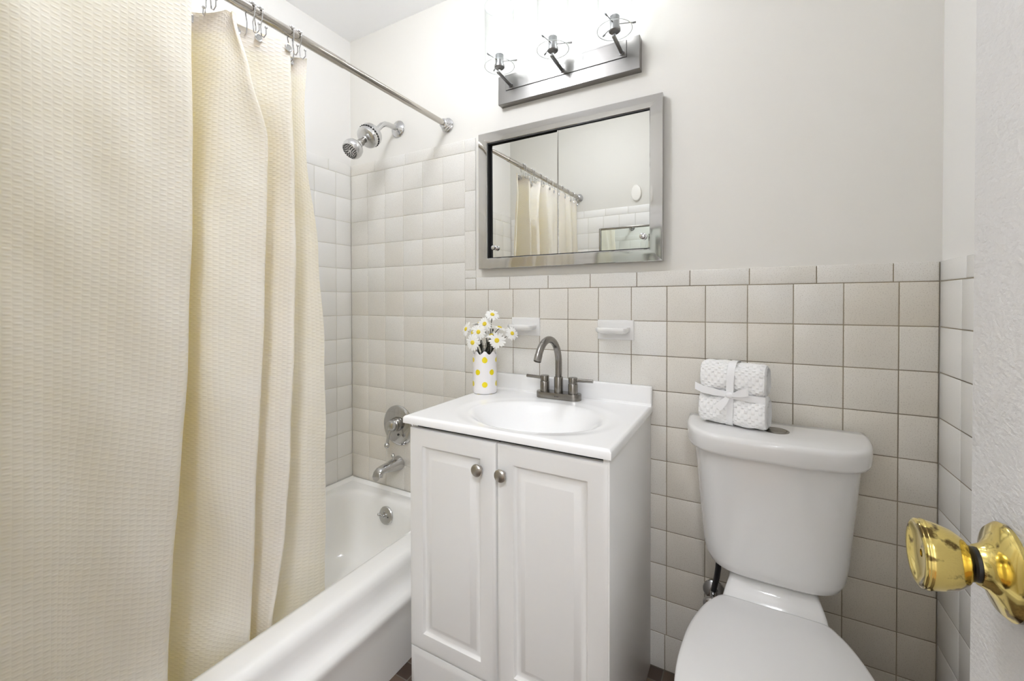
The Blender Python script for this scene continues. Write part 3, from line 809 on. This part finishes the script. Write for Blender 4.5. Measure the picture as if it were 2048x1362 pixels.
# dark twiggy foliage just above the rim
tw = thing('foliage_sprig', ctr+Vector((0, 0, -.05)), 'dark twiggy foliage filling the vase mouth under the daisies', 'foliage')
b = MB()
for k in range(34):
    a = random.uniform(0, 2*PI); r1 = random.uniform(.012, .034); p1 = ctr+Vector((.012*math.cos(a), .012*math.sin(a), -.05))
    p2 = ctr+Vector((r1*.85*math.cos(a), r1*.85*math.sin(a), .0)); p3 = ctr+Vector((r1*1.5*math.cos(a+.2), r1*1.3*math.sin(a+.2), random.uniform(.02, .06)))
    b.tube([p1, p2, p2.lerp(p3, .6)+Vector((0, 0, .004)), p3], [.0013, .0013, .001, .0007], 5)
obj('twigs', b, M_['stem'], tw)['kind'] = 'stuff'

# ------------------------------------------------------------------ soap dishes
def soap(x0, x1, z0, z1, label):
    t = thing('soap_dish', ((x0+x1)/2, 0, z0), label, 'soap dish', 'ceramic soap dishes on the tiled wall')
    b = MB(); L = lambda i, y: [(x0+i, y, z0+i), (x1-i, y, z0+i), (x1-i, y, z1-i), (x0+i, y, z1-i)]
    b.rings([L(0, .001), L(0, -.004), L(.002, -.0065), L(.005, -.008), L(.012, -.0085)], True, True)
    obj('back_plate', b, M_['china'], t, sharp=50)
    b = MB(); zs_ = z0+.026; n = 10
    def sec(i, z):
        out = []
        xa_, xb_ = x0+.006+i, x1-.010-i; yf = -.056+i; r = .014
        out.append((xb_, -.006, z)); out.append((xb_, yf+r+.012, z))
        for k in range(n+1):
            a = -PI/2*k/n; out.append((xb_-r+r*math.cos(a), yf+r+r*math.sin(a), z))
        for k in range(n+1):
            a = -PI/2-PI/2*k/n; out.append((xa_+r+r*math.cos(a), yf+r+r*math.sin(a), z))
        out.append((xa_, -.006, z)); return out
    b.rings([sec(.016, zs_-.006), sec(.004, zs_-.002), sec(0, zs_+.004), sec(0, zs_+.013), sec(.0015, zs_+.0145), sec(.004, zs_+.0145), sec(.007, zs_+.010), sec(.012, zs_+.0065)], True, True)
    obj('tray', b, M_['china'], t, sharp=50)
soap(.866, .979, 1.028, 1.093, 'white ceramic soap dish on the wall behind the daisies')
soap(1.193, 1.311, 1.026, 1.090, 'white ceramic soap dish on the wall right of the faucet')

# ------------------------------------------------------------------ medicine cabinet
mx0, mx1, mz0, mz1 = .731, 1.401, 1.275, 1.785
mc = thing('medicine_cabinet', ((mx0+mx1)/2, 0, mz0), 'chrome-framed medicine cabinet with two sliding mirror doors', 'cabinet')
fwid = .0385; yo, yi = -.0225, -.0215
def frame_piece(pts_o, pts_i):
    b = MB()
    (ox0, oz0), (ox1, oz1) = pts_o; (ix0, iz0), (ix1, iz1) = pts_i
    ring = []
    for (ox, oz, ix, iz) in ((ox0, oz0, ix0, iz0), (ox1, oz1, ix1, iz1)):
        ring.append([(ox, -.001+GY, oz), (ox, yo+.001, oz), (ox+(ix-ox)*.025, yo, oz+(iz-oz)*.025), (ox+(ix-ox)*.5, (yo+yi)/2-.00035, oz+(iz-oz)*.5), (ox+(ix-ox)*.97, yi, oz+(iz-oz)*.97), (ix, yi+.001, iz), (ix, -.001+GY, iz)])
    b.rings(ring, True, True)
    return b
O = [(mx0, mz0), (mx1, mz0), (mx1, mz1), (mx0, mz1)]
I = [(mx0+fwid, mz0+fwid), (mx1-fwid, mz0+fwid), (mx1-fwid, mz1-fwid), (mx0+fwid, mz1-fwid)]
for i in range(4):
    j = (i+1) % 4
    obj('frame_rail', frame_piece((O[i], O[j]), (I[i], I[j])), M_['frame'], mc, sharp=20)
b = MB(); b.box(I[0][0], I[1][0], .002, .0045, I[0][1], I[2][1])
b.box(I[0][0], I[0][0]+.004, -.020, .002, I[0][1], I[2][1]); b.box(I[0][0], I[1][0], -.020, .002, I[2][1]-.004, I[2][1]); b.box(I[0][0], I[1][0], -.020, .002, I[0][1], I[0][1]+.003)
obj('track', b, M_['dark'], mc)
mid = 1.0605
def pane(x0, x1, y, name_k, kx, tilt):
    b = MB(); z0, z1 = I[0][1]+.003, I[2][1]-.007
    dz_ = math.tan(tilt)*(z1-z0)/2
    dw_ = math.tan(YAWM)*(x1-x0)/2
    q4 = lambda o: [(x0, y+o-dz_+dw_, z0), (x1, y+o-dz_-dw_, z0), (x1, y+o+dz_-dw_, z1), (x0, y+o+dz_+dw_, z1)]
    b.rings([q4(.003), q4(0)], True, True, smooth=False)
    p = obj('mirror_door', b, M_['mirror'], mc)
    b = MB(); b.lathe([(.0085, .0), (.0085, .003), (.0055, .005), (.0055, .009), (.0085, .0115), (.0095, .0145), (.008, .0175), (.004, .019), (.0001, .0192)], (kx, y-.0005-dz_*.8, 1.353), ax, 24)
    obj('knob', b, M_['chrome'], p)
TILT = -.006; YAWM = .008
pane(mid-.005, I[1][0]-.0005, -.0165, 'r', 1.343, TILT)
pane(I[0][0]+.016, mid+.02, -.0075, 'l', .797, TILT)
b = MB(); b.box(mid-.0065, mid-.0045, -.019, -.0125, I[0][1]+.003, I[2][1]-.007); obj('edge_strip', b, M_['pewter'], mc)

# ------------------------------------------------------------------ vanity light
lx = [.872, 1.073, 1.275]
vl = thing('vanity_light', (1.075, 0, 1.927), 'three-bulb brushed nickel vanity light above the mirror', 'light fixture')
b = MB(); b.box(.821, 1.333, -.024, GY+.001, 1.875, 1.979, .0012, 1); bpz = obj('back_plate', b, M_['plate'], vl)
b = MB(); b.box(.855, 1.292, -.0262, -.023, 1.9215, 1.9725, .0006, 1); obj('inner_plate', b, M_['plate'], bpz)
b = MB(); b.box(.8535, 1.2935, -.0243, -.0235, 1.9197, 1.974); obj('groove', b, M_['dark'], bpz)
for i, x in enumerate(lx):
    c_ = Vector((x, -.100, 1.945))
    b = MB(); b.tube([(x+.002, -.024, 1.936), (x, -.108, 1.944)], .0058, 16); b.ball((x, -.108, 1.944), .0062); b.lathe([(.008, 0), (.0078, .004)], (x+.002, -.0262, 1.936), ax, 20)
    arm = obj('arm', b, M_['socket'], vl)
    b = MB(); b.tube([(x, -.100, 1.944), (x, -.100, 1.962)], .0045, 14); obj('riser', b, M_['chrome'], arm)
    b = MB(); b.lathe([(.015, .016), (.0178, .019), (.0178, .027), (.0150, .0285), (.0150, .062), (.014, .0635)], c_, (0, 0, 1), 32); so = obj('socket', b, M_['socket'], vl)
    for kk in range(3):
        a = 2*PI*kk/3+.35; d = Vector((math.cos(a), math.sin(a), 0)); q = c_+Vector((0, 0, .040))
        b = MB(); b.tube([q+d*.014, q+d*.058], .0016, 8); b.tube([q+d*.052+Vector((0, 0, -.001)), q+d*.062+Vector((0, 0, .0))], .0028, 8); obj('prong', b, M_['socket'], so)
    b = MB(); q = c_+Vector((0, 0, .022)); b.lathe([(.0525, 0), (.0525, .205), (.0512, .206), (.0505, .205), (.0505, .0), (.0525, 0)], q, (0, 0, 1), 48, False, False)
    gs = obj('glass_shade', b, M_['glass'], vl)
    for zr_ in (.0, .2055):
        b = MB(); rg_ = [[tuple(c_+Vector(((.0515+.0011*math.cos(q2))*math.cos(a2), (.0515+.0011*math.cos(q2))*math.sin(a2), .022+zr_+.0011*math.sin(q2)))) for q2 in [2*PI*k2/8 for k2 in range(8)]] for a2 in [2*PI*j2/48 for j2 in range(49)]]
        b.rings(rg_, False, False); obj('glass_rim', b, M_['glass_edge'], gs)
    b = MB(); q = c_+Vector((0, 0, .063)); b.lathe([(.013, 0), (.0135, .012), (.018, .026), (.026, .042), (.030, .060), (.0285, .078), (.021, .092), (.010, .0985), (.0001, .1)], q, (0, 0, 1), 32)
    obj('bulb', b, M_['bulb'], so)

# ------------------------------------------------------------------ toilet
TX = 1.683
to = thing('toilet', (TX, -.3, 0), 'white two-piece toilet with closed lid against the back wall', 'toilet')
def dring(hw, d0, d1, z, n=40, pw=.62):
    """plan of tank/lid: flat back at y = -d0, bowed front at y = -d1"""
    out = []
    for j in range(n+1):
        a = PI+PI*j/n; c_, s_ = math.cos(a), math.sin(a)
        x = hw*math.copysign(abs(c_)**.42, c_); y = -d0-(d1-d0)*abs(s_)**.72
        out.append((TX+x, y, z))
    for j in range(1, 8):
        out.append((TX+hw-2*hw*j/8, -d0, z))
    return out
b = MB()
b.rings([dring(.10, .05, .150, .458), dring(.138, .035, .175, .462), dring(.152, .028, .186, .472), dring(.160, .024, .192, .490), dring(.164, .022, .194, .52), dring(.173, .020, .198, .62), dring(.182, .019, .203, .72), dring(.187, .019, .206, .772)], True, True)
obj('tank', b, M_['china'], to, sharp=60)
b = MB()
b.rings([dring(.193, .018, .212, .7685), dring(.2015, .015, .219, .7705), dring(.2045, .014, .222, .778), dring(.2055, .013, .222, .806), dring(.2047, .0133, .221, .8125), dring(.2015, .0145, .217, .8172), dring(.194, .018, .209, .8195), dring(.12, .05, .15, .8205)], True, True)
obj('tank_lid', b, M_['china'], to, sharp=60)
b = MB(); bc2 = (1.692, -.108, .8195)
b.lathe([(.029, 0), (.029, .0018), (.027, .0028), (.024, .0022), (.0235, .0014), (.022, .003), (.0001, .0036)], bc2, (0, 0, 1), 40)
fb = obj('flush_button', b, M_['pewter'], to)
SEAT = [(0, -.195), (.05, -.195), (.098, -.196), (.112, -.203), (.122, -.216), (.141, -.25), (.158, -.30), (.170, -.355), (.1765, -.42), (.178, -.47), (.174, -.53), (.160, -.585), (.130, -.630), (.085, -.658), (.042, -.669), (0, -.672)]
SO = SEAT+[(-x, y) for x, y in reversed(SEAT[1:-1])]
def seat_ring(f, z, dx=-.002):
    """closed outline of the seat, shrunk about its centre by f"""
    out = []; n = len(SO)
    for i in range(n):
        p = [SO[(i+k) % n] for k in (-1, 0, 1, 2)]
        for t in (0, .25, .5, .75):
            x = cat(p[0][0], p[1][0], p[2][0], p[3][0], t); y = cat(p[0][1], p[1][1], p[2][1], p[3][1], t)
            out.append((TX+dx+x*f, -.43+(y+.43)*f, z))
    return out
def egg(hwb, hw, yb_, yf, z, n=56, yw=None):
    """bowl section"""
    yc = yw; out = []
    for j in range(n):
        a = 2*PI*j/n; s_, c_ = math.sin(a), math.cos(a)
        if s_ < 0: x = hw*c_; y = yc+(yc-yf)*s_
        else: x = hw*math.copysign(abs(c_)**.7, c_); y = yc+(yb_-yc)*abs(s_)**.7
        out.append((TX+x, y, z))
    return out
b = MB()
b.rings([seat_ring(f, z) for f, z in ((.955, .4045), (.99, .4055), (1, .410), (.998, .416), (.985, .4195), (.955, .4213), (.7, .4232), (.2, .4242))], True, True)
obj('seat_lid', b, M_['plastic'], to, sharp=60)
b = MB()
b.rings([seat_ring(f, z) for f, z in ((.96, .386), (.998, .388), (1.006, .392), (1.004, .399), (.985, .4015), (.7, .4018))], True, True)
obj('seat', b, M_['plastic'], to, sharp=60)
for s in (-1, 1):
    b = MB(); b.box(TX+s*.075-.018, TX+s*.075+.018, -.235, -.205, .378, .4035, .004); obj('hinge', b, M_['plastic'], to)
b = MB()
b.rings([egg(.1, .10, -.17, -.52, .001, yw=-.33), egg(.1, .105, -.165, -.53, .01, yw=-.33), egg(.1, .098, -.17, -.51, .06, yw=-.33), egg(.1, .095, -.17, -.50, .14, yw=-.33), egg(.1, .115, -.16, -.55, .22, yw=-.34), egg(.1, .145, -.16, -.61, .30, yw=-.37), egg(.1, .166, -.17, -.645, .355, yw=-.40), egg(.1, .171, -.18, -.652, .375, yw=-.40), egg(.1, .168, -.19, -.648, .3845, yw=-.40)], True, True)
obj('bowl', b, M_['china'], to, sharp=60)
# deck that carries the tank
b = MB()
def dsec(y, hw, zt, zb, r):
    out = []
    for (x, z, _) in rrect(-hw, hw, zb, zt, r, 0, 6): out.append((TX+x, y, z))
    return out
b.rings([dsec(-.05, .080, .44, .25, .02), dsec(-.06, .092, .455, .22, .02), dsec(-.165, .096, .4575, .20, .016), dsec(-.178, .100, .451, .20, .018), dsec(-.188, .106, .434, .21, .018), dsec(-.199, .112, .411, .23, .018), dsec(-.222, .122, .399, .25, .016), dsec(-.27, .140, .398, .27, .014), dsec(-.33, .152, .396, .28, .014), dsec(-.345, .146, .390, .285, .012)], True, True)
obj('tank_deck', b, M_['china'], to, sharp=60)

# supply valve and hose
sv = thing('water_supply_valve', (1.545, 0, .30), 'chrome shut-off valve on the wall beside the toilet', 'valve')
b = MB(); b.lathe([(.031, 0), (.030, .004), (.02, .012), (.012, .014)], (1.545, .0, .298), ax, 32); obj('wall_flange', b, M_['chrome'], sv)
b = MB(); b.tube([(1.545, -.005, .298), (1.545, -.055, .298)], .009, 16); b.tube([(1.545, -.045, .292), (1.545, -.045, .325)], .0085, 14); obj('valve_body', b, M_['chrome'], sv)
b = MB()
rings = [[(1.545+.026*f*math.cos(2*PI*j/28), y, .298+.018*f*math.sin(2*PI*j/28)) for j in range(28)] for f, y in ((.6, -.055), (.95, -.058), (1, -.064), (.95, -.070), (.5, -.073))]
b.rings(rings); obj('oval_handle', b, M_['chrome'], sv)
b = MB(); b.tube([(1.545, -.045, .322), (1.549, -.052, .345), (1.556, -.075, .385), (1.560, -.09, .42), (1.562, -.095, .455)], .0075, 14)
hose = thing('water_supply_hose', (1.555, -.07, .325), 'black hose running up under the toilet tank', 'hose')
obj('hose_tube', b, M_['black'], hose)
b = MB(); b.lathe([(.013, 0), (.013, .022), (.011, .026)], (1.562, -.095, .446), (0, 0, 1), 12); obj('coupling_nut', b, M_['dark'], hose)

# ------------------------------------------------------------------ towel bundle on the tank
tb = thing('towel_bundle', (1.597, -.098, .8205), 'two rolled white waffle towels tied with a white ribbon on the toilet tank', 'towels')
TBP = Vector((1.597, -.098, .8205)); TA = math.radians(-13)
def tw_pt(x, y, z): return (TBP.x+x*math.cos(TA)-y*math.sin(TA), TBP.y+x*math.sin(TA)+y*math.cos(TA)+z*.10, TBP.z+z+.035*-x*.6*(1 if z > .05 else .2))
def towel_roll(zc, hh, hd, hl, seed, yo_=0, dip=0):
    rnd = random.Random(seed); b = MB(); b.uv = []; rings = []; n = 48; m = 26
    for i in range(m+1):
        s_ = -1+2*i/m; x = s_*hl; ring = []
        edge = 1-max(0, abs(s_)-.90)/.10*.10
        pinch = 1-.16*math.exp(-(s_/.16)**2)
        for j in range(n):
            a = 2*PI*j/n; c_, q = math.cos(a), math.sin(a)
            y = hd*math.copysign(abs(c_)**.72, c_)*edge*pinch+yo_; z = zc+hh*math.copysign(abs(q)**.72, q)*edge*(1-.07*math.exp(-(s_/.16)**2))
            groove = -.0035*math.exp(-((a-2.35)/.10)**2)                 # lap of the roll on the front
            wob = .0016*math.sin(a*3+s_*4+seed)+.0012*math.sin(a*7+s_*9)
            k = 1+(wob+groove)/hh
            yy = yo_+(y-yo_)*k; zz2 = zc+(z-zc)*k
            zz2 = max(zz2, .0012+.004*(.5+.5*math.sin(s_*2.4+1.2)) if zc < .06 else .0)
            ring.append(tw_pt(x, yy, zz2)); b.uv.append((x, a*(hh+hd)*.5*1.0))
        rings.append(ring)
    b.rings(rings, False, False)
    for i, ring in ((0, rings[0]), (m, rings[m])):                       # rolled ends: spiral steps inward
        o_ = len(b.v); cen = sum((Vector(p) for p in ring), Vector())/n; sx_ = -1 if i == 0 else 1
        prev = ring
        vs = list(ring); layers = [(1, 0), (.86, .003), (.80, -.004), (.66, .001), (.60, -.004), (.45, .0), (.38, -.004), (.2, -.001)]
        rg = []
        for f, dxx in layers:
            off = Vector((math.cos(TA), math.sin(TA), 0))*sx_*dxx
            rg.append([tuple(cen+(Vector(p)-cen)*f+off) for p in ring])
        b.rings(rg, False, True); b.uv += [(.002*k_, .004) for k_ in range(len(b.v)-o_)]
    return b
tb1 = obj('towel', towel_roll(.043, .043, .040, .079, 1, 0), M_['towel'], tb, sharp=70)
tb2 = obj('towel', towel_roll(.124, .042, .038, .077, 5, .002), M_['towel'], tb, sharp=70)
def band(path, wd, axis):
    """flat ribbon along path (local towel coords); width along axis"""
    b = MB(); rows = []
    for p in path:
        p = Vector(p); rows.append([tw_pt(*(p-axis*wd*.5)), tw_pt(*p), tw_pt(*(p+axis*wd*.5))])
    b.rings(rows, False, False, closed=False); return b
loop = []
for k in range(41):
    a = 2*PI*k/40; c_, q = math.cos(a), math.sin(a)
    hd = .0375
    z = .084+.085*math.copysign(abs(q)**.55, q); y = .001+hd*math.copysign(abs(c_)**.55, c_)
    if abs(z-.084) < .02: y *= .95
    loop.append((-.002+.004*q, y, max(z, .0006)))
rib = obj('ribbon', band(loop, .018, Vector((1, 0, 0))), M_['ribbon'], tb, sharp=60)
hp = [(.080*math.sin(t), -.0395*math.cos(t)-.0005*0, .083) for t in [PI*(k/16-.5) for k in range(17)]]
hp = [(-.081, .0, .086), (-.079, -.026, .086), (-.05, -.036, .085), (-.02, -.035, .084), (0, -.037, .083), (.02, -.035, .082), (.05, -.036, .081), (.078, -.026, .080), (.080, 0, .08)]
b = band(hp, .017, Vector((0, 0, 1))); obj('ribbon_band', b, M_['ribbon'], rib, sharp=60)
b = MB(); kp = Vector(tw_pt(-.001, -.041, .083)); b.ball(kp, .009, 1.1, .7, .9); obj('knot', b, M_['ribbon'], rib)
tails = [[(-.004, -.042, .083), (-.035, -.047, .088), (-.065, -.047, .090), (-.088, -.042, .097)], [(.003, -.042, .084), (.022, -.048, .092), (.040, -.046, .098), (.044, -.044, .099)],
         [(-.003, -.042, .080), (-.012, -.048, .066), (-.024, -.050, .052), (-.028, -.050, .047)]]
for k, tpath in enumerate(tails):
    wds = [.007, .017, .020, .020]; b = MB(); rows = []
    for p, wd in zip(tpath, wds):
        p = Vector(p); axv = Vector((0, 0, 1)) if k < 2 else Vector((.85, 0, -.5)); rows.append([tw_pt(*(p-axv*wd*.5)), tw_pt(*p), tw_pt(*(p+axv*wd*.5))])
    b.rings(rows, False, False, closed=False); obj('ribbon_tail', b, M_['ribbon'], rib, sharp=60)

# ------------------------------------------------------------------ things on the door wall, seen in the cabinet mirror
wm = thing('wall_mirror', (.93, -D, 1.1), 'metal-framed mirror on the tiled door wall, seen reflected', 'mirror')
qx0, qx1, qz0, qz1 = .716, 1.125, 1.18, 1.634
for (x0, x1, z0, z1) in ((qx0, qx0+.012, qz0, qz1), (qx1-.012, qx1, qz0, qz1), (qx0+.012, qx1-.012, qz0, qz0+.012), (qx0+.012, qx1-.012, qz1-.012, qz1)):
    b = MB(); b.box(x0, x1, -D+.0005, -D+.018, z0, z1, .002); obj('frame_rail', b, M_['pewter'], wm)
b = MB(); b.box(qx0+.011, qx1-.011, -D+.002, -D+.009, qz0+.011, qz1-.011); obj('mirror_glass', b, M_['mirror_g'], wm)
b = MB()
rings = [[(0.965+.033*f*math.cos(2*PI*j/40), y, 1.85+.055*f*math.sin(2*PI*j/40)) for j in range(40)] for f, y in ((1, -D-GY), (1, -D+.004), (.9, -D+.009), (.4, -D+.010))]
b.rings(rings); o = obj('wall_plate', b, M_['switch'], None, (.965, -D, 1.85)); tag(o, 'oval ivory cover plate high on the door wall, seen reflected', 'wall plate')
